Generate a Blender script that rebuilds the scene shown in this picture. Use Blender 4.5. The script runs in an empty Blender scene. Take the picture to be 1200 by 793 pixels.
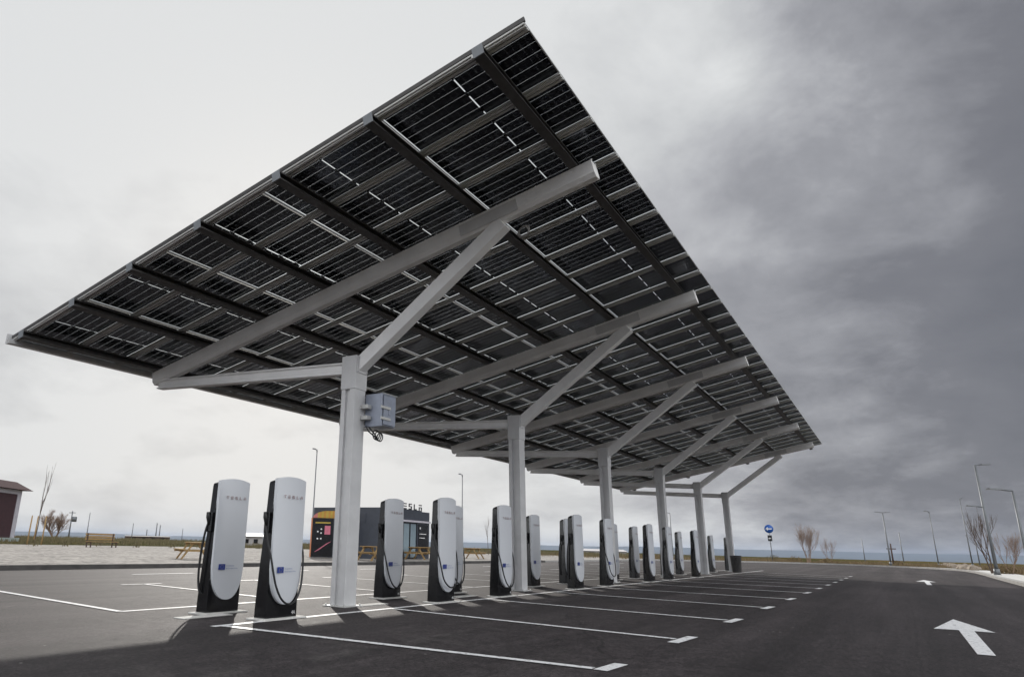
import bpy, bmesh, math, random
from mathutils import Vector, Matrix, Euler
from mathutils import noise as mnoise
random.seed(7)
sc = bpy.context.scene
col = sc.collection
R = math.radians

# ------------------------------------------------------------------ materials
def nt(name):
    m = bpy.data.materials.new(name); m.use_nodes = True
    t = m.node_tree; b = t.nodes['Principled BSDF']
    return m, t, b
def N(t, kind, **kw):
    n = t.nodes.new(kind)
    for k, v in kw.items(): setattr(n, k, v)
    return n
def L(t, a, b): t.links.new(a, b)
def simple(name, c, rough=.5, metal=0, var=.12, scale=6, bump=0, bscale=60, spec=None):
    m, t, b = nt(name)
    tc = N(t, 'ShaderNodeTexCoord'); nz = N(t, 'ShaderNodeTexNoise'); nz.inputs['Scale'].default_value = scale
    nz.inputs['Detail'].default_value = 5; nz.inputs['Roughness'].default_value = .6
    L(t, tc.outputs['Object'], nz.inputs['Vector'])
    cr = N(t, 'ShaderNodeValToRGB')
    cr.color_ramp.elements[0].position = .3; cr.color_ramp.elements[1].position = .7
    cr.color_ramp.elements[0].color = tuple(x*(1-var) for x in c)+(1,)
    cr.color_ramp.elements[1].color = tuple(min(1, x*(1+var)) for x in c)+(1,)
    L(t, nz.outputs['Fac'], cr.inputs['Fac']); L(t, cr.outputs['Color'], b.inputs['Base Color'])
    b.inputs['Roughness'].default_value = rough; b.inputs['Metallic'].default_value = metal
    if spec is not None: b.inputs['Specular IOR Level'].default_value = spec
    if bump:
        n2 = N(t, 'ShaderNodeTexNoise'); n2.inputs['Scale'].default_value = bscale; n2.inputs['Detail'].default_value = 4
        L(t, tc.outputs['Object'], n2.inputs['Vector'])
        bp = N(t, 'ShaderNodeBump'); bp.inputs['Strength'].default_value = bump; bp.inputs['Distance'].default_value = .02
        L(t, n2.outputs['Fac'], bp.inputs['Height']); L(t, bp.outputs['Normal'], b.inputs['Normal'])
    return m

M = {}
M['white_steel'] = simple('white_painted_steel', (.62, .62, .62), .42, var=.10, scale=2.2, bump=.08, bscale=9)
M['beam_steel'] = simple('lightened_white_steel', (.88, .875, .865), .5, var=.06, scale=2.2, bump=.08, bscale=9)  # same steel as the columns, colour lightened in place of bounce light
M['purlin'] = simple('dark_steel', (.075, .072, .07), .45, .3, var=.2)  # one dark steel colour for purlins, edge trim and bin slats
M['galv'] = simple('galvanised_steel', (.58, .58, .56), .5, .2, var=.06, scale=3)
M['cap'] = simple('grey_end_cap', (.2, .215, .23), .5, var=.1)
M['alu'] = simple('anodised_aluminium', (.42, .42, .41), .38, .6, var=.08)
M['black'] = simple('black_plastic', (.008, .008, .009), .16, var=.2, scale=10, bump=.03, bscale=200)
M['rubber'] = simple('black_rubber', (.015, .015, .016), .5, var=.2)
M['panel_white'] = simple('white_polymer', (.66, .68, .71), .24, var=.02, scale=2)
M['letter'] = simple('grey_red_lettering', (.30, .19, .19), .5)
M['blue'] = simple('emblem_blue', (.012, .04, .25), .4, var=.04)
M['gold'] = simple('emblem_gold', (.75, .55, .05), .5)
M['blue_text'] = simple('blue_text', (.10, .16, .36), .5)
M['white_text'] = simple('white_text', (.8, .8, .8), .5)
M['concrete'] = simple('concrete', (.40, .39, .37), .85, var=.2, scale=5, bump=.3, bscale=40)
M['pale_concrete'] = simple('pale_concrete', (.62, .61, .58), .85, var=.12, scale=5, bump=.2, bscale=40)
M['wood'] = simple('pine_wood', (.36, .235, .10), .75, var=.22, scale=8, bump=.2)
M['pole'] = simple('lamp_steel', (.16, .17, .18), .45, .4, var=.1)
M['dark_box'] = simple('dark_cladding', (.045, .052, .068), .55, var=.15, scale=3)
M['glass'] = simple('window_glass', (.24, .31, .35), .12, var=.25, scale=.6)
M['maroon'] = simple('maroon_boards', (.055, .022, .028), .6, var=.2, scale=2)
M['maroon_roof'] = simple('maroon_roof', (.055, .028, .032), .9, var=.25, scale=3, spec=.1)
M['trim'] = simple('pale_trim', (.52, .50, .55), .6, var=.08)
M['brick'] = simple('orange_brick', (.28, .10, .06), .8, var=.25, scale=1)
M['pink'] = simple('pink_poster', (.55, .16, .22), .5, var=.1)
M['yellow'] = simple('yellow_paint', (.42, .30, .05), .5, var=.1)
M['orange'] = simple('orange_paint', (.50, .20, .10), .5, var=.15)
M['bark'] = simple('bark', (.10, .07, .055), .9, var=.3, scale=20)
M['pale_bark'] = simple('pale_bark', (.26, .18, .13), .9, var=.3, scale=20)
M['stone'] = simple('stone', (.30, .25, .20), .9, var=.4, scale=2, bump=.5, bscale=8)
M['sign_blue'] = simple('sign_blue', (.01, .09, .38), .35, var=.03)
M['far_wall'] = simple('far_wall', (.38, .36, .35), .8, var=.15)
M['far_roof'] = simple('far_roof', (.62, .60, .60), .6, var=.1)
M['wood_old'] = simple('old_wood', (.09, .06, .05), .85, var=.3)
M['elec'] = simple('cabinet_grey', (.30, .33, .40), .4, .2, var=.1)
M['teal'] = simple('pale_teal', (.42, .50, .49), .7, var=.1)
M['cable_grey'] = simple('cable_grey', (.2, .19, .18), .6)

# solar cells : dark monocrystalline silicon with fine busbars
def cell_mat():
    m, t, b = nt('solar_cell')
    tc = N(t, 'ShaderNodeTexCoord'); w = N(t, 'ShaderNodeTexNoise'); w.inputs['Scale'].default_value = 1.3
    L(t, tc.outputs['Object'], w.inputs['Vector'])
    cr = N(t, 'ShaderNodeValToRGB')
    cr.color_ramp.elements[0].color = (.004, .004, .007, 1); cr.color_ramp.elements[1].color = (.010, .011, .022, 1)
    L(t, w.outputs['Fac'], cr.inputs['Fac'])
    sx = N(t, 'ShaderNodeSeparateXYZ'); L(t, tc.outputs['Object'], sx.inputs['Vector'])
    mu = N(t, 'ShaderNodeMath', operation='MULTIPLY'); mu.inputs[1].default_value = 54; L(t, sx.outputs['X'], mu.inputs[0])
    fr = N(t, 'ShaderNodeMath', operation='FRACT'); L(t, mu.outputs[0], fr.inputs[0])
    lt = N(t, 'ShaderNodeMath', operation='LESS_THAN'); lt.inputs[1].default_value = .07; L(t, fr.outputs[0], lt.inputs[0])
    mx = N(t, 'ShaderNodeMix', data_type='RGBA'); L(t, lt.outputs[0], mx.inputs['Factor'])
    L(t, cr.outputs['Color'], mx.inputs['A']); mx.inputs['B'].default_value = (.022, .023, .03, 1)
    L(t, mx.outputs['Result'], b.inputs['Base Color'])
    b.inputs['Roughness'].default_value = .35; b.inputs['Specular IOR Level'].default_value = .3
    return m
M['cell'] = cell_mat()
def glass_mat():
    m = bpy.data.materials.new('module_glass'); m.use_nodes = True; t = m.node_tree; t.nodes.clear()
    o = N(t, 'ShaderNodeOutputMaterial'); tr = N(t, 'ShaderNodeBsdfTransparent'); tr.inputs['Color'].default_value = (.80, .83, .84, 1)
    g = N(t, 'ShaderNodeBsdfGlossy'); g.inputs['Roughness'].default_value = .12; g.inputs['Color'].default_value = (.8, .82, .9, 1)
    lw = N(t, 'ShaderNodeLayerWeight'); lw.inputs['Blend'].default_value = .5
    pw = N(t, 'ShaderNodeMath', operation='POWER'); pw.inputs[1].default_value = 4.5; L(t, lw.outputs['Facing'], pw.inputs[0])
    f = N(t, 'ShaderNodeMath', operation='MULTIPLY_ADD'); f.inputs[1].default_value = .7; f.inputs[2].default_value = .045; L(t, pw.outputs[0], f.inputs[0])
    mx = N(t, 'ShaderNodeMixShader'); L(t, f.outputs[0], mx.inputs[0]); L(t, tr.outputs[0], mx.inputs[1]); L(t, g.outputs[0], mx.inputs[2])
    L(t, mx.outputs[0], o.inputs['Surface'])
    return m
M['glass_sheet'] = glass_mat()

def asphalt():
    m, t, b = nt('asphalt')
    tc = N(t, 'ShaderNodeTexCoord')
    def noise(scale, det=5, rough=.6, vec=None, sx=1, sy=1):
        mp = N(t, 'ShaderNodeMapping'); mp.inputs['Scale'].default_value = (sx, sy, 1)
        L(t, tc.outputs['Object'], mp.inputs['Vector'])
        n = N(t, 'ShaderNodeTexNoise'); n.inputs['Scale'].default_value = scale; n.inputs['Detail'].default_value = det; n.inputs['Roughness'].default_value = rough
        L(t, mp.outputs[0], n.inputs['Vector']); return n
    big = noise(.16, 4); streak = noise(1.0, 5, .65, sx=.05, sy=1.1); mid = noise(5.5, 10, .8); fine = noise(26, 8, .9)
    def mr(sock, a, b2, lo, hi):
        r = N(t, 'ShaderNodeMapRange'); r.inputs[1].default_value = a; r.inputs[2].default_value = b2; r.inputs[3].default_value = lo; r.inputs[4].default_value = hi
        L(t, sock, r.inputs[0]); return r.outputs[0]
    def mul(a, b2):
        x = N(t, 'ShaderNodeMath', operation='MULTIPLY'); L(t, a, x.inputs[0]); L(t, b2, x.inputs[1]); return x.outputs[0]
    v = mul(mul(mr(big.outputs['Fac'], .3, .7, .78, 1.2), mr(streak.outputs['Fac'], .38, .62, .72, 1.30)), mul(mr(mid.outputs['Fac'], .41, .59, .62, 1.42), mr(fine.outputs['Fac'], .42, .58, .35, 1.75)))
    # lane joints and darker wheel tracks along the road, irregular tar-sealed cracks
    sx_ = N(t, 'ShaderNodeSeparateXYZ'); L(t, tc.outputs['Object'], sx_.inputs[0])
    wob = noise(.35, 5)
    def mm(op, a, b2=None):
        x = N(t, 'ShaderNodeMath', operation=op)
        for i_, q_ in enumerate((a, b2)):
            if q_ is None: continue
            if isinstance(q_, (int, float)): x.inputs[i_].default_value = q_
            else: L(t, q_, x.inputs[i_])
        return x.outputs[0]
    yy_ = mm('ADD', sx_.outputs['Y'], mm('MULTIPLY', wob.outputs['Fac'], .22))
    jd = mm('ABSOLUTE', mm('SUBTRACT', mm('FRACT', mm('DIVIDE', mm('ADD', yy_, 1.9), 3.9)), .5))
    v = mul(v, mr(jd, .001, .005, .78, 1))
    tr_ = mm('ABSOLUTE', mm('SUBTRACT', mm('FRACT', mm('DIVIDE', mm('ADD', yy_, .2), 1.75)), .5))
    v = mul(v, mm('ADD', mm('MULTIPLY', mr(tr_, .10, .24, -.16, .05), mr(streak.outputs['Fac'], .35, .65, .3, 1)), 1.0))
    vc = N(t, 'ShaderNodeTexVoronoi', feature='DISTANCE_TO_EDGE'); vc.inputs['Scale'].default_value = .16
    dm = N(t, 'ShaderNodeMix', data_type='VECTOR'); dm.inputs['Factor'].default_value = .35; wn = noise(.9, 6)
    L(t, tc.outputs['Object'], dm.inputs['A']); L(t, wn.outputs['Color'], dm.inputs['B']); L(t, dm.outputs['Result'], vc.inputs['Vector'])
    v = mul(v, mr(vc.outputs['Distance'], .0008, .0022, .62, 1))
    oil = noise(.75, 4, .5)
    v = mul(v, mr(oil.outputs['Fac'], .66, .72, 1, .6))
    # pale grit and paint specks
    vo = N(t, 'ShaderNodeTexVoronoi'); vo.inputs['Scale'].default_value = 3.2; L(t, tc.outputs['Object'], vo.inputs['Vector'])
    sp = mr(vo.outputs['Distance'], .03, .06, 1, 0)
    sel = mr(noise(.8, 3).outputs['Fac'], .56, .60, 0, .8)
    spk = mul(sp, sel)
    base = N(t, 'ShaderNodeMix', data_type='RGBA', blend_type='MULTIPLY'); base.inputs['Factor'].default_value = 1
    base.inputs['A'].default_value = (.042, .0355, .0365, 1)
    cb = N(t, 'ShaderNodeCombineColor'); L(t, v, cb.inputs[0]); L(t, v, cb.inputs[1]); L(t, v, cb.inputs[2]); L(t, cb.outputs[0], base.inputs['B'])
    mx = N(t, 'ShaderNodeMix', data_type='RGBA'); L(t, spk, mx.inputs['Factor']); L(t, base.outputs['Result'], mx.inputs['A']); mx.inputs['B'].default_value = (.4, .39, .37, 1)
    L(t, mx.outputs['Result'], b.inputs['Base Color'])
    b.inputs['Specular IOR Level'].default_value = .32
    L(t, mr(mid.outputs['Fac'], .3, .7, .66, .84), b.inputs['Roughness'])
    bp = N(t, 'ShaderNodeBump'); bp.inputs['Strength'].default_value = .9; bp.inputs['Distance'].default_value = .012
    L(t, fine.outputs['Fac'], bp.inputs['Height']); L(t, bp.outputs['Normal'], b.inputs['Normal'])
    return m
M['asphalt'] = asphalt()
def paint():
    m, t, b = nt('road_paint')
    tc = N(t, 'ShaderNodeTexCoord'); n = N(t, 'ShaderNodeTexNoise'); n.inputs['Scale'].default_value = 14; n.inputs['Detail'].default_value = 10; n.inputs['Roughness'].default_value = .75
    L(t, tc.outputs['Object'], n.inputs['Vector'])
    cr = N(t, 'ShaderNodeValToRGB'); e = cr.color_ramp.elements
    e[0].position = .34; e[0].color = (.16, .155, .155, 1); e[1].position = .47; e[1].color = (.82, .82, .82, 1)
    L(t, n.outputs['Fac'], cr.inputs['Fac']); L(t, cr.outputs['Color'], b.inputs['Base Color']); b.inputs['Roughness'].default_value = .6
    return m
M['paint'] = paint()
def gravel():
    m, t, b = nt('gravel')
    tc = N(t, 'ShaderNodeTexCoord'); vo = N(t, 'ShaderNodeTexVoronoi'); vo.inputs['Scale'].default_value = 5; L(t, tc.outputs['Object'], vo.inputs['Vector'])
    n = N(t, 'ShaderNodeTexNoise'); n.inputs['Scale'].default_value = .5; n.inputs['Detail'].default_value = 8; L(t, tc.outputs['Object'], n.inputs['Vector'])
    hs = N(t, 'ShaderNodeRGBToBW'); L(t, vo.outputs['Color'], hs.inputs[0])
    ad = N(t, 'ShaderNodeMath', operation='ADD'); L(t, hs.outputs[0], ad.inputs[0]); L(t, n.outputs['Fac'], ad.inputs[1])
    cr = N(t, 'ShaderNodeValToRGB'); e = cr.color_ramp.elements; e[0].position = .45; e[0].color = (.13, .12, .11, 1); e[1].position = 1.0; e[1].color = (.42, .39, .355, 1)
    mu = N(t, 'ShaderNodeMath', operation='MULTIPLY'); mu.inputs[1].default_value = .72; L(t, ad.outputs[0], mu.inputs[0])
    L(t, mu.outputs[0], cr.inputs['Fac']); L(t, cr.outputs['Color'], b.inputs['Base Color']); b.inputs['Roughness'].default_value = .95
    bp = N(t, 'ShaderNodeBump'); bp.inputs['Strength'].default_value = .5; bp.inputs['Distance'].default_value = .03; L(t, vo.outputs['Distance'], bp.inputs['Height']); L(t, bp.outputs['Normal'], b.inputs['Normal'])
    return m
M['gravel'] = gravel()
def terrain_mat():
    m, t, b = nt('scrubland')
    tc = N(t, 'ShaderNodeTexCoord')
    n = N(t, 'ShaderNodeTexNoise'); n.inputs['Scale'].default_value = .09; n.inputs['Detail'].default_value = 10; n.inputs['Roughness'].default_value = .7; L(t, tc.outputs['Object'], n.inputs['Vector'])
    f = N(t, 'ShaderNodeTexNoise'); f.inputs['Scale'].default_value = .004; f.inputs['Detail'].default_value = 6; L(t, tc.outputs['Object'], f.inputs['Vector'])
    cr = N(t, 'ShaderNodeValToRGB'); e = cr.color_ramp.elements
    e[0].position = .35; e[0].color = (.055, .052, .028, 1); e[1].position = .62; e[1].color = (.17, .12, .07, 1)
    x = e.new(.48); x.color = (.10, .095, .045, 1)
    L(t, n.outputs['Fac'], cr.inputs['Fac'])
    c2 = N(t, 'ShaderNodeValToRGB'); e = c2.color_ramp.elements; e[0].position = .4; e[0].color = (.6, .7, .6, 1); e[1].position = .6; e[1].color = (1.2, 1.05, .95, 1)
    L(t, f.outputs['Fac'], c2.inputs['Fac'])
    mx = N(t, 'ShaderNodeMix', data_type='RGBA', blend_type='MULTIPLY'); mx.inputs['Factor'].default_value = 1; L(t, cr.outputs['Color'], mx.inputs['A']); L(t, c2.outputs['Color'], mx.inputs['B'])
    L(t, mx.outputs['Result'], b.inputs['Base Color']); b.inputs['Roughness'].default_value = 1; b.inputs['Specular IOR Level'].default_value = 0
    return m
M['terrain'] = terrain_mat()
M['grass_dry'] = simple('dry_grass', (.20, .145, .075), .9, var=.35, scale=3)
M['grass_green'] = simple('green_grass', (.17, .145, .075), .9, var=.35, scale=3)

# ------------------------------------------------------------------ mesh builder
class MB:
    def __init__(s): s.v = []; s.f = []; s.m = []; s.sm = []
    def add(s, vs, fs, mi=0, smooth=False):
        o = len(s.v); s.v += [tuple(v) for v in vs]
        for f in fs: s.f.append([i+o for i in f]); s.m.append(mi); s.sm.append(smooth)
        return s
    def box(s, x0, x1, y0, y1, z0, z1, mi=0, mat=None):
        vs = [Vector((x, y, z)) for x in (x0, x1) for y in (y0, y1) for z in (z0, z1)]
        if mat is not None: vs = [mat @ v for v in vs]
        return s.add(vs, [(0, 1, 3, 2), (4, 6, 7, 5), (0, 4, 5, 1), (2, 3, 7, 6), (0, 2, 6, 4), (1, 5, 7, 3)], mi)
    def prism(s, prof, p0, p1, up=(0, 0, 1), mi=0, smooth=False, caps=True):
        """profile (a,b) swept from p0 to p1; a is sideways, b is up"""
        p0 = Vector(p0); p1 = Vector(p1); d = (p1-p0).normalized(); up = Vector(up)
        a = d.cross(up).normalized(); b = a.cross(d).normalized(); n = len(prof)
        vs = [p0+a*x+b*y for x, y in prof]+[p1+a*x+b*y for x, y in prof]
        fs = [(i, (i+1) % n, n+(i+1) % n, n+i) for i in range(n)]
        if caps: fs += [tuple(range(n))[::-1], tuple(range(n, 2*n))]
        return s.add(vs, fs, mi, smooth)
    def tube(s, pts, rad, n=8, mi=0, caps=True):
        pts = [Vector(p) for p in pts]; rs = rad if isinstance(rad, (list, tuple)) else [rad]*len(pts)
        vs = []; fs = []; pa = None
        for i, p in enumerate(pts):
            d = (pts[min(i+1, len(pts)-1)]-pts[max(i-1, 0)]).normalized()
            if pa is None: pa = d.orthogonal().normalized()
            pa = (pa-d*pa.dot(d)); pa = pa.normalized() if pa.length > 1e-6 else d.orthogonal().normalized()
            pb = d.cross(pa)
            for k in range(n):
                t = 2*math.pi*k/n; vs.append(p+(pa*math.cos(t)+pb*math.sin(t))*rs[i])
        for i in range(len(pts)-1):
            for k in range(n): fs.append((i*n+k, i*n+(k+1) % n, (i+1)*n+(k+1) % n, (i+1)*n+k))
        if caps: fs += [tuple(range(n))[::-1], tuple(range((len(pts)-1)*n, len(pts)*n))]
        return s.add(vs, fs, mi, True)
    def disc(s, c, r, h, n=24, axis='z', mi=0):
        c = Vector(c); d = {'x': Vector((1, 0, 0)), 'y': Vector((0, 1, 0)), 'z': Vector((0, 0, 1))}[axis]
        return s.tube([c-d*h/2, c+d*h/2], r, n, mi)
    def poly(s, pts, z0, z1, mi=0):
        n = len(pts); vs = [(x, y, z0) for x, y in pts]+[(x, y, z1) for x, y in pts]
        return s.add(vs, [(i, (i+1) % n, n+(i+1) % n, n+i) for i in range(n)]+[tuple(range(n))[::-1], tuple(range(n, 2*n))], mi)
    def build(s, name, mats, parent=None, bevel=0):
        me = bpy.data.meshes.new(name); me.from_pydata(s.v, [], s.f)
        for i, p in enumerate(me.polygons): p.material_index = s.m[i]; p.use_smooth = s.sm[i]
        for mt in (mats if isinstance(mats, (list, tuple)) else [mats]): me.materials.append(mt)
        bm = bmesh.new(); bm.from_mesh(me); bmesh.ops.recalc_face_normals(bm, faces=bm.faces); bm.to_mesh(me); bm.free()
        o = bpy.data.objects.new(name, me); col.objects.link(o)
        if parent is not None: o.parent = parent
        if bevel:
            b = o.modifiers.new('bevel', 'BEVEL'); b.width = bevel; b.segments = 2; b.limit_method = 'ANGLE'
        return o
def tag(o, label=None, cat=None, group=None, kind=None):
    if label: o['label'] = label
    if cat: o['category'] = cat
    if group: o['group'] = group
    if kind: o['kind'] = kind
    return o
def empty(name, loc, rz=0):
    o = bpy.data.objects.new(name, None); col.objects.link(o); o.location = loc; o.rotation_euler = (0, 0, rz); o.empty_display_size = .3
    return o
def copy_tree(o, parent=None):
    c = o.copy(); col.objects.link(c)
    if parent is not None: c.parent = parent
    for ch in list(o.children): copy_tree(ch, c)
    return c
def text_mesh(s, size):
    cu = bpy.data.curves.new('lettering', 'FONT'); cu.body = s; cu.size = size; cu.resolution_u = 2
    o = bpy.data.objects.new('lettering', cu); col.objects.link(o)
    dg = bpy.context.evaluated_depsgraph_get(); me = bpy.data.meshes.new_from_object(o.evaluated_get(dg))
    bpy.data.objects.remove(o); return me
def text_obj(name, s, size, mat, parent, loc, rot):
    me = text_mesh(s, size); me.materials.clear(); me.materials.append(mat)
    o = bpy.data.objects.new(name, me); col.objects.link(o); o.parent = parent; o.location = loc; o.rotation_euler = rot
    return o
GLY = {  # wide geometric capitals made of bars (x0,x1,y0,y1)
 'T': [(0, 1, .82, 1), (.41, .59, 0, .68)],
 'E': [(0, 1, .82, 1), (0, 1, .41, .59), (0, 1, 0, .18)],
 'S': [(0, 1, .82, 1), (0, .18, .59, .82), (0, 1, .41, .59), (.82, 1, .18, .41), (0, 1, 0, .18)],
 'L': [(0, .18, 0, 1), (.18, 1, 0, .18)],
 'A': [(0, 1, .82, 1), (0, .18, 0, .6), (.82, 1, 0, .6), (.18, .82, .44, .6)]}
def wordmark(word, h, gap, thick):
    """letters in the XZ plane, centred on x=0, facing -Y"""
    mb = MB(); w = h; tot = len(word)*w+(len(word)-1)*gap; x = -tot/2
    for ch in word:
        for (a, b, c, d) in GLY[ch]: mb.box(x+a*w, x+b*w, -thick, 0, c*h, d*h)
        x += w+gap
    return mb

def letters(word, h, gap, thick, mat, parent, loc):
    tot = len(word)*h+(len(word)-1)*gap; x = -tot/2; out_ = []
    for ch in word:
        mb = MB()
        for (a, b, c, d) in GLY[ch]: mb.box(a*h, b*h, -thick, 0, c*h, d*h)
        o = mb.build('letter', mat, parent); o.location = (loc[0]+x, loc[1], loc[2]); out_.append(o); x += h+gap
    return out_

# ------------------------------------------------------------------ camera
cam = bpy.data.cameras.new('camera'); co = bpy.data.objects.new('camera', cam); col.objects.link(co)
cr_, cu_, cf_ = Vector((.56275, -.82627, .02428)), Vector((-.24939, -.14171, .95798)), Vector((.78811, .54515, .28581))
mw = Matrix.Identity(4)
for i in range(3): mw[i][0] = cr_[i]; mw[i][1] = cu_[i]; mw[i][2] = -cf_[i]
mw[0][3], mw[1][3], mw[2][3] = -9.4755, -7.855, 1.0138
co.matrix_world = mw
cam.sensor_width = 36; cam.lens = 24.066; cam.shift_x = .0963; cam.shift_y = .00165; cam.clip_end = 60000; cam.clip_start = .1
sc.camera = co

# ------------------------------------------------------------------ sky and sun
SUN = Vector((.6444, .6561, .3850)).normalized()
w = bpy.data.worlds.new('World'); sc.world = w; w.use_nodes = True
t = w.node_tree; t.nodes.clear()
out = N(t, 'ShaderNodeOutputWorld'); bg = N(t, 'ShaderNodeBackground'); bg.inputs['Strength'].default_value = .1
sky = N(t, 'ShaderNodeTexSky'); sky.sky_type = 'NISHITA'; sky.sun_disc = False
sky.sun_elevation = math.asin(SUN.z); sky.sun_rotation = math.atan2(SUN.x, SUN.y); sky.air_density = 1; sky.dust_density = 3
tc = N(t, 'ShaderNodeTexCoord')
def M2(op, a, b=None, c=None):
    n = N(t, 'ShaderNodeMath', operation=op)
    for i, x in enumerate((a, b, c)):
        if x is None: continue
        if isinstance(x, (int, float)): n.inputs[i].default_value = x
        else: L(t, x, n.inputs[i])
    return n.outputs[0]
def VDOT(v):
    n = N(t, 'ShaderNodeVectorMath', operation='DOT_PRODUCT'); L(t, tc.outputs['Generated'], n.inputs[0]); n.inputs[1].default_value = v; return n.outputs['Value']
def RNG(x, a, b, lo, hi, smooth=True):
    n = N(t, 'ShaderNodeMapRange'); n.interpolation_type = 'SMOOTHSTEP' if smooth else 'LINEAR'
    n.inputs[1].default_value = a; n.inputs[2].default_value = b; n.inputs[3].default_value = lo; n.inputs[4].default_value = hi; L(t, x, n.inputs[0]); return n.outputs[0]
sep = N(t, 'ShaderNodeSeparateXYZ'); L(t, tc.outputs['Generated'], sep.inputs[0])
zz = M2('ABSOLUTE', sep.outputs['Z'])
den = M2('ADD', zz, .30)
px_ = M2('DIVIDE', sep.outputs['X'], den); py_ = M2('DIVIDE', sep.outputs['Y'], den)
cmb = N(t, 'ShaderNodeCombineXYZ'); L(t, px_, cmb.inputs[0]); L(t, py_, cmb.inputs[1])
def SN(scale, det, rough, off, dist=0):
    mp = N(t, 'ShaderNodeMapping'); mp.inputs['Location'].default_value = off; L(t, cmb.outputs[0], mp.inputs['Vector'])
    n = N(t, 'ShaderNodeTexNoise'); n.inputs['Scale'].default_value = scale; n.inputs['Detail'].default_value = det; n.inputs['Roughness'].default_value = rough; n.inputs['Distortion'].default_value = dist
    L(t, mp.outputs[0], n.inputs['Vector']); return n.outputs['Fac']
n1 = SN(1.35, 5, .5, (3.1, 1.7, 0), .3); n2 = SN(4.2, 8, .62, (.4, 7.7, 2), .2)
s = VDOT(tuple(SUN))
side = VDOT((.70, -.71, 0))            # how far towards the dark side of the sky
# thickness of the overcast: thin round the sun, a heavy bank away from it
bank = RNG(VDOT(tuple(Vector((.95, -.16, .28)).normalized())), .86, 1.0, 0, 1)
lobe = RNG(VDOT(tuple(Vector((.868, .09, .487)).normalized())), .975, 1.0, 0, 1)
v = M2('ADD', M2('MULTIPLY', s, 1.0), M2('MULTIPLY', M2('SUBTRACT', n1, .5), .45))
v = M2('ADD', v, M2('MULTIPLY', M2('SUBTRACT', n2, .5), RNG(s, .70, .93, .60, .22)))
v = M2('SUBTRACT', v, M2('MULTIPLY', bank, .17))
v = M2('ADD', v, M2('MULTIPLY', lobe, .05))
v = M2('ADD', v, M2('MULTIPLY', RNG(zz, 0, .22, 1, 0), .10))
v = M2('ADD', v, M2('MULTIPLY', RNG(zz, .40, .60, 0, 1), .13))
rear_fill = RNG(s, .45, -.35, 0, 1)  # added fill: unseen sky behind the camera made brighter than the visible sky
v = M2('ADD', v, M2('MULTIPLY', rear_fill, 1.3))
ramp = N(t, 'ShaderNodeValToRGB'); L(t, v, ramp.inputs['Fac'])
e = ramp.color_ramp.elements
e[0].position = .36; e[0].color = (.125, .130, .148, 1)
e[1].position = 1.0; e[1].color = (.56, .57, .575, 1)
for p_, c_ in ((.54, (.150, .154, .172)), (.72, (.25, .255, .275)), (.83, (.36, .366, .385)), (.91, (.455, .465, .475))):
    x = e.new(p_); x.color = c_+(1,)
sc10 = N(t, 'ShaderNodeVectorMath', operation='SCALE'); L(t, M2('ADD', M2('MULTIPLY_ADD', rear_fill, 22.0, 10.0), M2('MULTIPLY', RNG(s, .9955, 1.0, 0, 1), 9.0)), sc10.inputs['Scale']); L(t, ramp.outputs['Color'], sc10.inputs[0])
mix = N(t, 'ShaderNodeMix', data_type='RGBA'); mix.clamp_result = False; mix.inputs['Factor'].default_value = .98
L(t, sky.outputs['Color'], mix.inputs['A']); L(t, sc10.outputs[0], mix.inputs['B'])
L(t, mix.outputs['Result'], bg.inputs['Color']); L(t, bg.outputs[0], out.inputs['Surface'])

sl = bpy.data.lights.new('sun', 'SUN'); so = bpy.data.objects.new('sun', sl); col.objects.link(so)
sl.energy = 2.0; sl.angle = R(.7); sl.color = (1, .95, .88)
so.rotation_euler = SUN.to_track_quat('Z', 'Y').to_euler(); so.location = (0, 0, 30)
sc.view_settings.view_transform = 'Standard'; sc.view_settings.look = 'None'; sc.view_settings.exposure = .4; sc.view_settings.gamma = 1
sc.render.engine = 'CYCLES'; sc.cycles.transparent_max_bounces = 24; sc.cycles.max_bounces = 6; sc.cycles.volume_bounces = 0
sc.cycles.caustics_reflective = False; sc.cycles.caustics_refractive = False
sc.cycles.use_denoising = True

# ------------------------------------------------------------------ ground
ARC = [(-40, -11.0), (0, -11.2), (20, -11.45), (28, -11.7), (40, -11.85), (50, -12.05), (58, -12.15), (66, -11.9), (72, -10.6), (77, -8.3), (81, -5.2), (83.5, -1.5), (84, 2.0), (82, 6.0), (77, 10.0), (70, 13.0), (62, 14.0), (40, 14.0), (-40, 14.1)]
mb = MB(); mb.add([(x, y, 0) for x, y in ARC], [tuple(range(len(ARC)))]); tag(mb.build('asphalt', M['asphalt']), kind='structure')
def offset(pts, d):
    res = []
    for i, p in enumerate(pts):
        a = Vector(pts[max(i-1, 0)]); b = Vector(pts[min(i+1, len(pts)-1)]); n = (b-a).normalized(); n = Vector((n.y, -n.x))
        q = Vector(p)+n*d; res.append((q.x, q.y))
    return res
o1 = offset(ARC, .28); o2 = offset(ARC, 1.9)
def strip(a, b, z0, z1, name, mat, rng):
    mb = MB()
    for i in rng:
        mb.add([(a[i][0], a[i][1], z0), (a[i+1][0], a[i+1][1], z0), (a[i+1][0], a[i+1][1], z1), (a[i][0], a[i][1], z1), (b[i+1][0], b[i+1][1], z1), (b[i][0], b[i][1], z1), (b[i+1][0], b[i+1][1], z0), (b[i][0], b[i][1], z0)],
               [(0, 1, 2, 3), (3, 2, 4, 5), (5, 4, 6, 7)])
    return tag(mb.build(name, mat), kind='structure')
strip(ARC, o1, -.02, .14, 'kerb', M['concrete'], range(0, 17))
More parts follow.
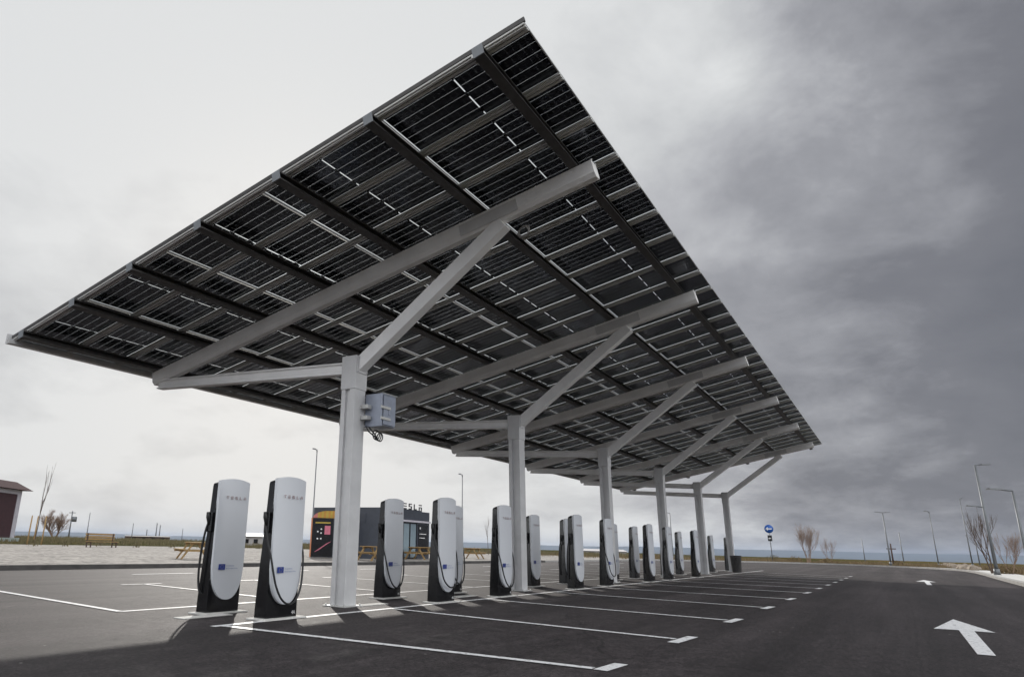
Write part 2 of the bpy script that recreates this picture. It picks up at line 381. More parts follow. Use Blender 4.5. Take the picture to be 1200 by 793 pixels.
M['dark_kerb'] = simple('shaded_kerb', (.11, .105, .10), .9, var=.3, scale=3, bump=.3, bscale=30)  # kerb concrete darkened in colour for the shade on its face
strip(ARC, o1, -.02, .14, 'kerb', M['dark_kerb'], range(17, 18))
strip(o1, o2, -.02, .115, 'pavement', M['pale_concrete'], range(0, 16))
# gravel yard behind the left kerb
mb = MB(); G = [(-40, 14.38), (62, 14.28), (70, 13.3), (74, 16), (78, 30), (62, 52), (45, 62), (20, 62), (-40, 56)]
mb.poly(G, -.02, .12); tag(mb.build('gravel_yard', M['gravel']), kind='structure')

def axis_pts(lo, hi, step, far):
    a = []; x = lo
    while x <= hi+1e-6: a.append(x); x += step
    st = step; x = hi
    while x < far: st *= 1.28; x += st; a.append(x)
    st = step; x = lo
    while x > -far: st *= 1.28; x -= st; a.insert(0, x)
    return a
xs = axis_pts(-50, 150, 2.0, 15000); ys = axis_pts(-50, 130, 2.0, 15000)
def in_poly(x, y, P):
    c = False; j = len(P)-1
    for i in range(len(P)):
        if ((P[i][1] > y) != (P[j][1] > y)) and x < (P[j][0]-P[i][0])*(y-P[i][1])/(P[j][1]-P[i][1])+P[i][0]: c = not c
        j = i
    return c
def seg_d(x, y, P):
    best = 1e9; p = Vector((x, y))
    for i in range(len(P)-1):
        a = Vector(P[i]); b = Vector(P[i+1]); t_ = max(0, min(1, (p-a).dot(b-a)/(b-a).length_squared)); best = min(best, (a+(b-a)*t_-p).length)
    return best
def tz(x, y):
    if -45 < x < 95 and -20 < y < 70 and (in_poly(x, y, ARC) or in_poly(x, y, G)): return -.06
    if x > -42 and x < 100 and -20 < y < 70:
        d = min(seg_d(x, y, ARC), seg_d(x, y, G[1:]))
        if d < 2.1: return -.06 if d < 1.9 else .05
    r = math.hypot(x-20, y)
    h = .07+.05*mnoise.noise(Vector((x*.15, y*.15, 0)))
    if y > 50:   # low grassy rise behind the gravel
        h += .45*min(1, (y-58)/25 if y > 58 else 0)*max(0, 1-max(0, r-150)/400)
    if r > 115:
        d = r-115
        k = min(1, d/2600); k = k*k*(3-2*k)
        h -= 75*k*(.9 if y < x else .75)
        h += min(1, d/500)*3.0*mnoise.noise(Vector((x*.002, y*.002, 3)))*(1 if d > 100 else .2)
    if r > 300:
        h = min(h, -0.012*(r-300)+1.0 if r < 3000 else h)
    return h
mb = MB(); nx, ny = len(xs), len(ys)
mb.add([(x, y, tz(x, y)) for x in xs for y in ys], [(i*ny+j, (i+1)*ny+j, (i+1)*ny+j+1, i*ny+j+1) for i in range(nx-1) for j in range(ny-1)], 0, True)
tag(mb.build('ground', M['terrain']), kind='structure')
# far hills
M['hills'] = simple('far_hills', (.035, .055, .07), 1, var=.2, scale=.001)
mb = MB(); vs = []; fs = []; nseg = 160
for i in range(nseg+1):
    a = R(-60+165*i/nseg); rr = 13500
    h = -10+55*(mnoise.noise(Vector((a*3, 0, 5)))+.5*mnoise.noise(Vector((a*9, 2, 5)))+.25*mnoise.noise(Vector((a*25, 2, 9))))
    h = 62+h*.5
    for dr, hh in ((-2500, -80), (0, h), (1200, -80)): vs.append(((rr+dr)*math.cos(a), (rr+dr)*math.sin(a), hh))
for i in range(nseg):
    for k in range(2): fs.append((i*3+k, (i+1)*3+k, (i+1)*3+k+1, i*3+k+1))
mb.add(vs, fs, 0, True); tag(mb.build('hills', M['hills']), kind='structure')
# haze
mb = MB(); mb.box(-15600, 15600, -15600, 15600, -95, 110)
hz = mb.build('haze', []); tag(hz, kind='stuff')
m = bpy.data.materials.new('haze'); m.use_nodes = True; t2 = m.node_tree; t2.nodes.clear()
o_ = t2.nodes.new('ShaderNodeOutputMaterial'); pv = t2.nodes.new('ShaderNodeVolumePrincipled'); pv.inputs['Color'].default_value = (.62, .74, .95, 1); pv.inputs['Density'].default_value = .000042
t2.links.new(pv.outputs[0], o_.inputs['Volume']); hz.data.materials.clear(); hz.data.materials.append(m)

# ------------------------------------------------------------------ painted markings
def line(p, q, wd, name='parking_line', z=.004):
    p = Vector(p); q = Vector(q); d = (q-p).normalized(); n = Vector((-d.y, d.x))*wd/2
    mb = MB(); k = max(1, int((q-p).length/1.5)); vs = []
    for i in range(k+1):
        c = p+(q-p)*i/k; vs += [(c.x-n.x, c.y-n.y, z), (c.x+n.x, c.y+n.y, z)]
    mb.add(vs, [(2*i, 2*i+2, 2*i+3, 2*i+1) for i in range(k)])
    return tag(mb.build(name, M['paint']), kind='structure')
XL = [-3.30+3.353*k for k in range(13)]
XS = [-3.30, .25, 3.42, 6.95]+XL[4:]
XE = [-3.08, -.31, 2.80, 6.25, 9.75]+[x-.15 for x in XL[5:]]
line((-3.42, -.80), (39.7, -.62), .11)
for k, x in enumerate(XL):
    c = XE[k]
    if k < 12: line((XS[k], -.87), (c, -5.46), .11, z=.008)
    if k == 0: line((c-.06, -5.54), (c+.42, -5.57), .13, z=.008)
    elif k < 12: line((c-.40, -5.53), (c+.40, -5.57), .13, z=.008)
line((-3.2, 1.46), (3.2, 1.42), .11); line((3.2, 1.42), (39.7, .95), .11)
for k, x in enumerate(XL):
    if k < 12:
        line((x+.10, 1.43 if k < 3 else 1.25), (x+.7, 6.5), .11, z=.008)
        if k: line((x+.15, 6.55), (x+1.15, 6.5), .14, z=.008)
for k in range(0, 9): line((3.1+5.2*k, 10.4), (5.2+5.2*k, 10.35), .16, z=.008)
def arrow(x0, x1, y):
    mb = MB(); d = (x1-x0); z = .008
    mb.add([(x0, y-.11, z), (x0, y+.11, z), (x0+d*.62, y+.11, z), (x0+d*.60, y+.38, z), (x1, y, z), (x0+d*.60, y-.38, z), (x0+d*.62, y-.11, z)],
           [(0, 1, 2, 6), (6, 2, 3, 4), (6, 4, 5)])
    tag(mb.build('road_arrow', M['paint']), kind='structure')
for (x0, x1) in ((.85, 6.3), (25.0, 32.3)):
    yy = -8.45 if x0 < 5 else -8.56
    sh = 1.0
    mb = MB(); z = .008; d = x1-x0
    a = x0+d*.585
    mb.add([(x0, yy-.10, z), (x0, yy+.06, z), (a, yy+.06, z), (a-.05, yy+.36, z), (x1, yy+.02, z), (a-.02, yy-.36, z), (a, yy-.12, z)], [(0, 1, 2, 6), (6, 2, 3, 4), (6, 4, 5)])
    tag(mb.build('road_arrow', M['paint']), kind='structure')
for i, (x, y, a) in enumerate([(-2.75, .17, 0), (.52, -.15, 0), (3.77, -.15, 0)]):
    mb = MB(); mb.box(-.42, .42, -.11, .11, 0, .012)  # thin pale slab laid on the asphalt
    o = mb.build('pale_slab', M['pale_concrete'], bevel=.004); o.location = (x, y, 0)
    tag(o, ['thin pale slab between the first two chargers', 'thin pale slab right beside the foot of the nearest column', 'thin pale slab behind the fourth charger from the left'][i], 'cover slab', 'pale slabs in the charger island')

# ------------------------------------------------------------------ solar canopy
MS = -.204316; TH = math.atan(MS); CT = math.cos(TH)
def beam_z(y): return 4.577+MS*(y-5.887)
ca = empty('solar_canopy', (0, 0, 0))
tag(ca, 'long tilted solar canopy of dark panels on six white steel columns', 'canopy')
UPN = Vector((0, -math.sin(TH), math.cos(TH)))
def plane(y, off): return Vector((0, y, beam_z(y)))+UPN*off
SP = 6.702; X0, X1 = -3.121, 36.111
def column_mb():
    mb = MB(); a = .155
    # folded-steel column: flat faces with a recessed channel on the -X and +X sides
    prof = [(-a, -a), (a, -a), (a, -.035), (a-.05, -.035), (a-.05, .06), (a, .06), (a, a), (-a, a), (-a, .06), (-a+.05, .06), (-a+.05, -.035), (-a, -.035)]
    n = len(prof); vs = [(x, y, 0) for x, y in prof]+[(x, y, 3.7) for x, y in prof]
    mb.add(vs, [(i, (i+1) % n, n+(i+1) % n, n+i) for i in range(n)])
    return mb
def mk(mbx, name, mats, X, bevel=.006, parent=None):
    o = mbx.build(name, mats, parent or ca, bevel); o.location.x = X; return o
def copy_to(o, X, parent=ca):
    c = o.copy(); col.objects.link(c); c.parent = parent; c.location.x = X; return c
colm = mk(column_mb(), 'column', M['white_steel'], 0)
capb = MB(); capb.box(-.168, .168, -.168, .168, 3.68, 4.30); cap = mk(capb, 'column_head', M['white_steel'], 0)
bp_ = MB(); bp_.box(-.24, .24, -.24, .24, 0, .02)
for sx in (-1, 1):
    for sy in (-1, 1): bp_.disc((sx*.2, sy*.2, .03), .018, .03, 8)
bas = mk(bp_, 'base_plate', M['galv'], 0)
# main beam: folded box with chamfered lower corners
bw, bh = .115, .15
prof = [(-bw, bh), (bw, bh), (bw, -bh+.07), (bw-.05, -bh), (-bw+.05, -bh), (-bw, -bh+.07)]
mbm = MB(); mbm.prism(prof, plane(5.98, 0), plane(-4.72, 0), UPN)
for k in range(44):
    y = 5.6-.24*k
    for sx in (-.09, .09):
        if k % 3 != 2: p = plane(y, bh+.008); mbm.box(sx-.012, sx+.012, p.y-.012, p.y+.012, p.z-.01, p.z+.012)
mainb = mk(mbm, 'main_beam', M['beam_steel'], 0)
spl = MB()
for yj in (-3.05, ):
    q0 = plane(yj+.75, -.02); q1 = plane(yj-.35, -.02)
    spl.prism([(-bw-.008, bh-.03), (-bw-.001, bh-.03), (-bw-.001, -bh+.06), (-bw-.008, -bh+.06)], q0, q1, UPN)
    spl.prism([(bw+.008, bh-.03), (bw+.001, bh-.03), (bw+.001, -bh+.06), (bw+.008, -bh+.06)], q0, q1, UPN)
plate = mk(spl, 'gusset_plate', M['white_steel'], 0, 0)
jp = MB(); dvec = Vector((0, -3.12, 2.22)).normalized()
for a_, b_ in ((Vector((0, -.165, 4.15))-dvec*.01, .016), ):
    jp.box(-.15, .15, -.186, -.169, 3.98, 4.29)
    for sx in (-.12, .12):
        for z in (4.01, 4.26): jp.disc((sx, -.19, z), .014, .02, 8, 'y')
jplate = mk(jp, 'joint_plate', M['white_steel'], 0, 0)
jp = MB(); jp.box(-.13, .13, .169, .184, 3.96, 4.25)
for sx in (-.105, .105):
    for z in (3.99, 4.22): jp.disc((sx, .188, z), .014, .02, 8, 'y')
jplate2 = mk(jp, 'joint_plate', M['white_steel'], 0, 0)
br = MB(); bq = .10
br.prism([(-bq, .12), (bq, .12), (bq, -.12), (-bq, -.12)], (0, .02, 4.02), (0, -3.10, 6.24), (0, 0, 1))
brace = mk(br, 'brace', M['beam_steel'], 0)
tb = MB()
cp = [(-.09, .11), (.09, .11), (.09, .085), (.045, .06), (.045, -.06), (.09, -.085), (.09, -.11), (-.09, -.11), (-.09, -.085), (-.045, -.06), (-.045, .06), (-.09, .085)]
tb.prism(cp, (0, .16, 4.10), (0, 5.80, 4.42), (0, 0, 1))
tie = mk(tb, 'tie_beam', M['beam_steel'], 0, .003)
for o, nm in ((colm, 0), (cap, 0), (bas, 0), (mainb, 0), (plate, 0), (jplate, 0), (jplate2, 0), (brace, 0), (tie, 0)):
    for i in range(1, 6): copy_to(o, SP*i)
# heads, base plates are sub-parts of their column
cols_ = [o for o in ca.children if o.name.startswith('column') and not o.name.startswith('column_head')]
for c in cols_:
    for o in list(ca.children):
        if (o.name.startswith('column_head') or o.name.startswith('base_plate') or o.name.startswith('joint_plate')) and abs(o.location.x-c.location.x) < .01:
            o.parent = c; o.location.x = 0
for c in [o for o in ca.children if o.name.startswith('main_beam')]:
    for o in list(ca.children):
        if o.name.startswith('gusset_plate') and abs(o.location.x-c.location.x) < .01: o.parent = c; o.location.x = 0
# purlins along the row: open channels
PY = [-4.43, -2.72, -1.01, .72, 2.46, 4.16, 5.86]
for y in PY:
    mb = MB(); c = plane(y, .151+.075)
    h, wv = .074, .07; tk = .012
    prof = [(wv, -h), (wv, -h+.03), (wv-tk, -h+.03), (wv-tk, -h+tk), (-wv+tk, -h+tk), (-wv+tk, h-tk), (wv-tk, h-tk), (wv-tk, h-.03), (wv, h-.03), (wv, h), (-wv, h), (-wv, -h)]
    mb.prism(prof, (X0-.09, c.y, c.z), (X1+.1, c.y, c.z), UPN)
    o = mb.build('purlin', M['purlin'], ca)
    mb = MB(); n_ = Vector((0, CT, math.sin(TH)))
    mb.prism([(wv+.006, -h-.006), (wv+.006, h+.006), (-wv-.006, h+.006), (-wv-.006, -h-.006)], (X0-.10, c.y, c.z), (X0-.085, c.y, c.z), UPN)
    mb.build('end_cap', M['cap'], o)
    mb = MB(); mb.prism([(wv+.006, -h-.006), (wv+.006, h+.006), (-wv-.006, h+.006), (-wv-.006, -h-.006)], (X1+.105, c.y, c.z), (X1+.12, c.y, c.z), UPN)
    mb.build('end_cap', M['cap'], o)
# rails up the slope, one below each joint between modules
NM = 34; PX = (X1-X0)/NM
rl = MB(); rp = [(-.075, 0), (-.075, -.028), (-.05, -.028), (-.05, -.05), (-.012, -.05), (-.012, -.022), (.012, -.022), (.012, -.05), (.05, -.05), (.05, -.028), (.075, -.028), (.075, 0)]
rl.prism(rp, plane(-5.03, .358), plane(6.40, .358), UPN)
for y in PY:
    for sx in (-1, 1):
        p = plane(y+.115, .33); rl.box(sx*.06-.02, sx*.06+.02, p.y-.02, p.y+.02, p.z-.045, p.z+.01)
rail = rl.build('rail', M['galv'], ca); rail.location.x = X0+.10
for k in range(1, NM+1): copy_to(rail, X0+.05+PX*k-(.05 if k == NM else 0))
# modules
MLx, MLy = PX-.014, 2.318; ROWP = 2.345
def module_mb():
    mb = MB(); t_ = 0
    mb.add([(0.006, 0.006, 0), (MLx-.006, .006, 0), (MLx-.006, MLy-.006, 0), (.006, MLy-.006, 0)], [(0, 1, 2, 3)], 1)
    mx_, my = .028, .020; cw = (MLx-2*mx_+.0024)/6; half = (MLy-2*my-.018)/2; ch = (half+.0002)/12
    for hf in range(2):
        for j in range(12):
            y = my+hf*(half+.018)+j*ch
            for i in range(6):
                x = mx_+i*cw
                mb.add([(x, y, .003), (x+cw-.0024, y, .003), (x+cw-.0024, y+ch-.0002, .003), (x, y+ch-.0002, .003)], [(0, 1, 2, 3)], 0)
    return mb
def frame_mb():
    mb = MB(); h = .03; lip = .022
    for (a, b, c, d) in ((0, MLx, 0, .004), (0, MLx, MLy-.004, MLy), (0, .004, .004, MLy-.004), (MLx-.004, MLx, .004, MLy-.004)): mb.box(a, b, c, d, -h, .006)
    for (a, b, c, d) in ((.004, MLx-.004, .004, .004+lip*.5), (.004, MLx-.004, MLy-.004-lip*.5, MLy-.004), (.004, .004+lip, .03, MLy-.03), (MLx-.004-lip, MLx-.004, .03, MLy-.03)): mb.box(a, b, c, d, -h-.0015, -h+.001)
    return mb
def jbox_mb():
    mb = MB()
    mb.box(-.05, .05, -.013, .013, -.018, -.002)
    return mb
PZ = .395
pan = module_mb().build('solar_panel', [M['cell'], M['glass_sheet']], ca)
frm = frame_mb().build('frame', M['alu'], pan)
jb = jbox_mb().build('junction_box', M['black'], pan); jb.location = (MLx*.14, MLy/2, 0)
for k in (1, 2): o = jb.copy(); col.objects.link(o); o.parent = pan; o.location = (MLx*(.14+.36*k), MLy/2, 0)
base = plane(-5.04, PZ)
rest = []
cells = [(k, r) for k in range(NM) for r in range(5)]
def mod_loc(k, r):
    # small mounting tolerances so the rows are not a perfect grid
    dz = random.uniform(-.003, .003)
    s_ = r*ROWP+.012
    return Vector((X0+.05+k*PX+.007, base.y+s_*CT, base.z+s_*math.sin(TH)))+UPN*dz
first = True
for (k, r) in cells:
    loc = mod_loc(k, r)
    if k < 20:
        if first: o = pan; first = False
        else:
            o = copy_tree(pan, ca)
        o.location = loc; o.rotation_euler = (TH+random.uniform(-.0012, .0012), random.uniform(-.0012, .0012), 0)
    else: rest.append(loc)
proto = module_mb(); pf = frame_mb()
mb = MB(); rot = Matrix.Rotation(TH, 3, 'X')
for loc in rest:
    o0 = len(mb.v)
    for src, rm in ((proto, None), (pf, 2)):
        o0 = len(mb.v); mb.v += [tuple(rot @ Vector(v_)+loc) for v_ in src.v]
        for f_, mi in zip(src.f, src.m): mb.f.append([i+o0 for i in f_]); mb.m.append(mi if rm is None else rm); mb.sm.append(False)
o = mb.build('solar_panel', [M['cell'], M['glass_sheet'], M['alu']], ca); o['kind'] = 'stuff'
# edge trims and eave gutter
mb = MB(); mb.prism([(-.015, .03), (.015, .03), (.015, -.035), (-.015, -.035)], plane(-5.05, PZ)+Vector((X0+.03, 0, 0)), plane(6.42, PZ)+Vector((X0+.03, 0, 0)), UPN); mb.build('edge_trim', M['purlin'], ca)
mb = MB(); c = plane(6.46, .33); mb.prism([(-.03, .13), (.03, .13), (.03, -.05), (.10, -.05), (.10, .02), (.115, .02), (.115, -.075), (-.03, -.075)], (X0-.06, c.y, c.z), (X1+.1, c.y, c.z), (0, 0, 1)); mb.build('eave_gutter', M['white_steel'], ca)
# coil of spare cable on first beam
mb = MB()
p = Vector((.0, -3.42, 6.02))
for q in range(3):
    mb.tube([p+Vector((.06+.02*q+.02*math.cos(a*.7), .10*math.cos(a), .10*math.sin(a)+.02*q)) for a in [i*2*math.pi/14 for i in range(15)]], .012, 6)
mb.build('cable_coil', M['cable_grey'], ca)
# electrical cabinet hung on the first column
cb = empty('switch_cabinet', (.40, -.34, 3.02))
tag(cb, 'grey electrical cabinet bolted to the nearest white column', 'electrical cabinet')
mb = MB(); mb.box(-.20, .20, -.17, .17, .02, .58); mb.box(-.21, .21, -.18, .18, .575, .60); mb.box(-.23, -.20, -.19, .19, 0, .6); mb.build('housing', M['elec'], cb, .008)
mb = MB(); mb.box(-.175, .19, -.195, -.172, .04, .57); mb.box(-.03, .03, -.205, -.195, .22, .34); mb.build('door', M['elec'], cb, .006)
mb = MB()
for z in (.12, .32): mb.box(-.36, -.16, .04, .26, z, z+.07); mb.box(-.27, .02, -.215, -.197, z, z+.05)
mb.build('bracket', M['galv'], cb, .004)
mb = MB()
for q in range(3):
    cx, cz, r_ = -.10+.03*q, -.13-.02*q, .085-.008*q
    mb.tube([(cx+r_*math.cos(a), -.02*q+.02*math.sin(a*.5), cz+r_*math.sin(a)) for a in [i*2*math.pi/18+q for i in range(19)]], .011, 6)
mb.tube([(-.22, .1, .02), (-.2, .05, -.06), (-.16, 0, -.12), (-.08, 0, -.2)], .013, 6); mb.tube([(-.28, .12, .02), (-.24, .08, -.08), (-.15, 0, -.17)], .013, 6)
mb.build('cable', M['rubber'], cb)

# ------------------------------------------------------------------ EV chargers
CW, CH = .60, 1.90
def charger(cable, low=0):
    e_ = empty('ev_charger', (0, 0, 0))
    # black body: tapers front to back, lens shaped in plan at the front
    mb = MB(); prof = []
    lev = [(0, .14, 1.0), (.25, .135, 1.0), (.7, .11, 1.0), (1.2, .08, .985), (1.6, .065, .975), (1.84, .06, .97), (1.875, .05, .96)]
    nu = 9; rings = []
    for z, back, sx in lev:
        ring = []
        for i in range(nu):
            u = -1+2*i/(nu-1); zz_ = z-(.055*u*u if z > 1.7 else 0)
            ring.append((u*CW/2*sx, -.085-.018*(1-u*u), zz_))
        for i in range(nu):
            u = 1-2*i/(nu-1); zz_ = z-(.055*u*u if z > 1.7 else 0)
            ring.append((u*CW/2*sx*.97, back, zz_))
        rings.append(ring)
    n = 2*nu; vs = [v_ for r_ in rings for v_ in r_]
    fs = [(a*n+i, a*n+(i+1) % n, (a+1)*n+(i+1) % n, (a+1)*n+i) for a in range(len(lev)-1) for i in range(n)]+[tuple(range(n))[::-1], tuple(range((len(lev)-1)*n, len(lev)*n))]
    mb.add(vs, fs, 0, False); mb.build('body', M['black'], e_, .008)
    # white front shell: curved, arched top, U-shaped bottom
    mb = MB(); nu, nv = 33, 14; W = CW*.98; vs = []; fs = []
    for back in (0, 1):
        for j in range(nv+1):
            for i in range(nu):
                u = -1+2*i/(nu-1); ue = max(-1, min(1, u))
                zb = .19+.46*(1-math.sqrt(max(0, 1-abs(ue)**2.3))); zt = CH-.04*u*u
                vv = j/nv; z = zb+(zt-zb)*vv
                taper = 1-.008*(z/CH)**2
                y = -.125-.018*(1-u*u)+(.05 if back else 0)+.012*(z/CH)
                vs.append((u*W/2*taper, y, z))
    S = nu*(nv+1)
    for j in range(nv):
        for i in range(nu-1):
            a = j*nu+i; fs.append((a, a+1, a+nu+1, a+nu)); fs.append((S+a, S+a+nu, S+a+nu+1, S+a+1))
    for i in range(nu-1): fs.append((i, S+i, S+i+1, i+1)); a = nv*nu+i; fs.append((a, a+1, S+a+1, S+a))
    for j in range(nv):
        a = j*nu; fs.append((a, a+nu, S+a+nu, S+a)); a = j*nu+nu-1; fs.append((a, S+a, S+a+nu, a+nu))
    mb.add(vs, fs, 0, True); o = mb.build('front_shell', M['panel_white'], e_)
    md = o.modifiers.new('edge', 'EDGE_SPLIT'); md.split_angle = R(40)
    yf = -.143
    letters('TESLA', .040, .044, .004, M['letter'], e_, (.015, yf-.003, 1.60))
    mb = MB(); mb.box(-.06, .06, -.003, 0, 0, .078); em = mb.build('emblem', M['blue'], e_); em.location = (-.14, yf-.002, .60)
    mb = MB()
    for q in range(12):
        a = 2*math.pi*q/12; cx, cz = .027*math.cos(a), .039+.027*math.sin(a); vs = []
        for w_ in range(10):
            rr = .0042 if w_ % 2 == 0 else .0018; b_ = math.pi/2+w_*math.pi/5; vs.append((cx+rr*math.cos(b_), -.0035, cz+rr*math.sin(b_)))
        mb.add(vs, [tuple(range(10))])
    mb.build('stars', M['gold'], em)
    text_obj('caption', 'Co-funded by', .027, M['blue_text'], em, (.075, -.006, .046), (R(90), 0, 0))
    text_obj('caption', 'the European Union', .027, M['blue_text'], em, (.075, -.006, .010), (R(90), 0, 0))
    # holster and plug on the side
    mb = MB(); mb.box(-.335, -.29, -.04, .05, 1.12, 1.40); mb.build('holster', M['black'], e_, .012)
    mb = MB(); mb.tube([(-.33, .0, 1.22), (-.36, .0, 1.33), (-.365, .005, 1.40)], [.022, .032, .024], 8); mb.build('plug', M['rubber'], e_)
    def smooth(pts, n=6):
        P = [Vector(p) for p in pts]; P = [P[0]]+P+[P[-1]]; out_ = []
        for i in range(1, len(P)-2):
            for q in range(n):
                s_ = q/n; a, b, c_, d = P[i-1], P[i], P[i+1], P[i+2]
                out_.append(.5*((2*b)+(c_-a)*s_+(2*a-5*b+4*c_-d)*s_*s_+(3*b-a-3*c_+d)*s_**3))
        return out_+[P[-1]]
    mb = MB()
    if cable:
        mb.tube(smooth([(-.34, 0, 1.22), (-.335, -.06, 1.0), (-.322, -.13, .80), (-.29, -.165, .60), (-.235, -.185, .42), (-.14, -.20, .27-low*.5), (-.01, -.20, .20-low*.7), (.13, -.195, .23-low*.6), (.235, -.18, .37), (.285, -.16, .58), (.312, -.12, .86), (.30, -.04, 1.08)]), .014, 8)
    else:
        mb.tube(smooth([(-.33, 0, 1.30), (-.345, .05, 1.12), (-.355, .08, .85), (-.355, .09, .60), (-.34, .09, .42), (-.32, .07, .30), (-.28, .05, .26)]), .016, 8)
    mb.build('cable', M['rubber'], e_)
    mb = MB(); mb.box(-.40, .40, -.19, .17, 0, .022); mb.build('plinth', M['pale_concrete'], e_, .004)
    if cable: text_obj('number', '4A', .07, M['white_text'], e_, (.17, -.108, .055), (R(90), 0, R(4)))
    return e_
cA = charger(True); cB = charger(False); cC = charger(True, -.10)
OX = (-2.189, 2.095)
front = [(OX[k % 2]+SP*(k//2), -.649) for k in range(8)]
back = [(OX[k % 2]+SP*(k//2), .60) for k in range(12)]
back[0] = (-2.26, .46)
FL = ['charger nearest the camera in the front row, white with black base and looping cable',
      'front-row charger just right of the nearest column, black cable looped under its white shell',
      'front-row charger standing just left of the second column',
      'front-row charger in the middle gap, partly covering a thinner one behind its left side',
      'front-row charger standing before the third column, fifth of the front row',
      'front-row charger left of the fourth column, sixth of the front row',
      'front-row charger standing before the fourth column, seventh of the front row',
      'last charger of the front row, just left of the fifth column']
BL = ['leftmost white charger with a black cable bowing out from its left side',
      'charger in front of the dark kiosk building, right of the nearest column',
      'charger mostly hidden behind the right edge of the second front-row charger',
      'back-row charger just right of the second column',
      'back-row charger peeping out left of the fourth front-row charger',
      'back-row charger of which a white sliver shows right of the third column',
      'back-row charger alone in the gap between third and fourth columns, left one',
      'back-row charger almost hidden behind the fourth column and its front charger',
      'back-row charger below the distant small lamp, right of the fourth column',
      'back-row charger hidden behind the fifth column, only an edge showing',
      'back-row charger just right of the fifth column',
      'farthest charger, standing behind the last column and the black bin']
used = set()
def place(lst, labs, loops, grp):
    for k, (x, y) in enumerate(lst):
        src = (cC if (k+len(lst)) % 3 == 0 else cA) if k in loops else cB
        if src.name not in used: used.add(src.name); o = src
        else: o = copy_tree(src)
        o.location = (x, y, 0); o.rotation_euler.z = R(random.uniform(-.8, .8)); tag(o, labs[k], 'charger', grp)
place(front, FL, (0, 1, 2, 4), 'chargers in the front row under the canopy')
place(back, BL, (1, 2), 'chargers in the back row under the canopy')

# ------------------------------------------------------------------ litter bin
bn = empty('litter_bin', (31.9, -.50, 0)); tag(bn, 'black slatted litter bin in front of the farthest column', 'litter bin')
mb = MB(); n = 20
mb.tube([(0, 0, .02), (0, 0, .78)], [.18, .235], n); mb.build('liner', M['black'], bn)
mb = MB()
for i in range(24):
    a = 2*math.pi*i/24; c, s_ = math.cos(a), math.sin(a)
    mb.prism([(-.022, -.008), (.022, -.008), (.022, .008), (-.022, .008)], (.21*c, .21*s_, .03), (.275*c, .275*s_, .86), (c, s_, 0))
mb.build('slats', M['purlin'], bn)
mb = MB(); mb.tube([(.275*math.cos(a), .275*math.sin(a), .86) for a in [i*2*math.pi/24 for i in range(25)]], .018, 6); mb.build('rim', M['black'], bn)

# ------------------------------------------------------------------ picnic furniture
def picnic_table():
    e_ = empty('picnic_table', (0, 0, .12))
    mb = MB()
    for i in range(5): mb.box(-.9, .9, -.37+.15*i, -.235+.15*i, .72, .76)
    mb.build('table_top', M['wood'], e_, .004)
    for s_ in (-1, 1):
        mb = MB(); mb.box(-.9, .9, s_*.72-.13, s_*.72-.005, .42, .46); mb.box(-.9, .9, s_*.72+.005, s_*.72+.13, .42, .46); mb.build('seat', M['wood'], e_, .004)
    for sx in (-.62, .62):
        mb = MB()
        for s_ in (-1, 1): mb.prism([(-.035, -.05), (.035, -.05), (.035, .05), (-.035, .05)], (sx, s_*.70, 0), (sx, s_*.22, .72), (1, 0, 0))
        mb.box(sx-.03, sx+.03, -.84, .84, .34, .42); mb.box(sx-.03, sx+.03, -.36, .36, .65, .72)
        mb.build('leg_frame', M['wood'], e_)
    return e_
pt = picnic_table()
PT = [((12.6, 19.6), 62, 'picnic table of pale wood left of the leftmost charger'), ((21.8, 16.0), 75, 'picnic table seen between the nearest column and the second charger to its right'),
      ((28.6, 17.6), 8, 'picnic table in front of the kiosk window'), ((37.4, 18.7), 12, 'picnic table right of the kiosk, near the tall thin lamp')]
for i, ((x, y), a, lb) in enumerate(PT):
    o = pt if i == 0 else copy_tree(pt); o.location = (x, y, .12); o.rotation_euler.z = R(a); tag(o, lb, 'picnic table', 'wooden picnic tables on the gravel')
bn = empty('park_bench', (26.8, 50, .12), R(25-14)); tag(bn, 'long wooden bench with high slatted back far off on the gravel', 'bench')
mb = MB()
for i in range(3): mb.box(-1.6, 1.6, -.45+.17*i, -.30+.17*i, .45, .50)
mb.build('seat', M['wood'], bn)
mb = MB()
for i in range(3): mb.box(-1.6, 1.6, .12, .16, .62+.20*i, .76+.20*i)
mb.build('backrest', M['wood'], bn)
for sx in (-1.4, 1.4):
    mb = MB(); mb.box(sx-.04, sx+.04, -.42, -.34, 0, .45); mb.box(sx-.04, sx+.04, .06, .14, 0, 1.18); mb.box(sx-.04, sx+.04, -.42, .14, .38, .45); mb.build('leg', M['wood_old'], bn)

# ------------------------------------------------------------------ kiosk building with roof sign
kb = empty('kiosk_building', (25.2, 18.3, .12), R(6)); tag(kb, 'dark flat-roofed kiosk building with glass front and letters on its roof', 'building')
W_, D_, H_ = 6.7, 5.0, 3.05
mb = MB(); mb.box(0, .12, 0, D_, 0, H_); mb.box(.12, W_, D_-.12, D_, 0, H_); mb.box(W_-.12, W_, 0, D_-.12, 0, H_)
mb.box(.12, 2.1, .0, .12, 0, 2.3); mb.box(4.9, W_-.12, .0, .12, 0, 2.3); mb.box(.12, W_-.12, 0, .12, 2.46, H_); mb.box(.12, W_-.12, .12, D_-.12, H_-.12, H_-.04)
mb.box(-.03, -.001, 1.0, 1.9, 2.15, 2.7); mb.build('wall', M['dark_box'], kb)
mb = MB(); mb.box(.0, W_+.02, -.10, .0, 2.32, 2.44); mb.build('fascia', M['trim'], kb)
mb = MB(); mb.box(.12, W_-.12, .12, D_-.12, 0, .04); mb.build('floor_slab', M['concrete'], kb)
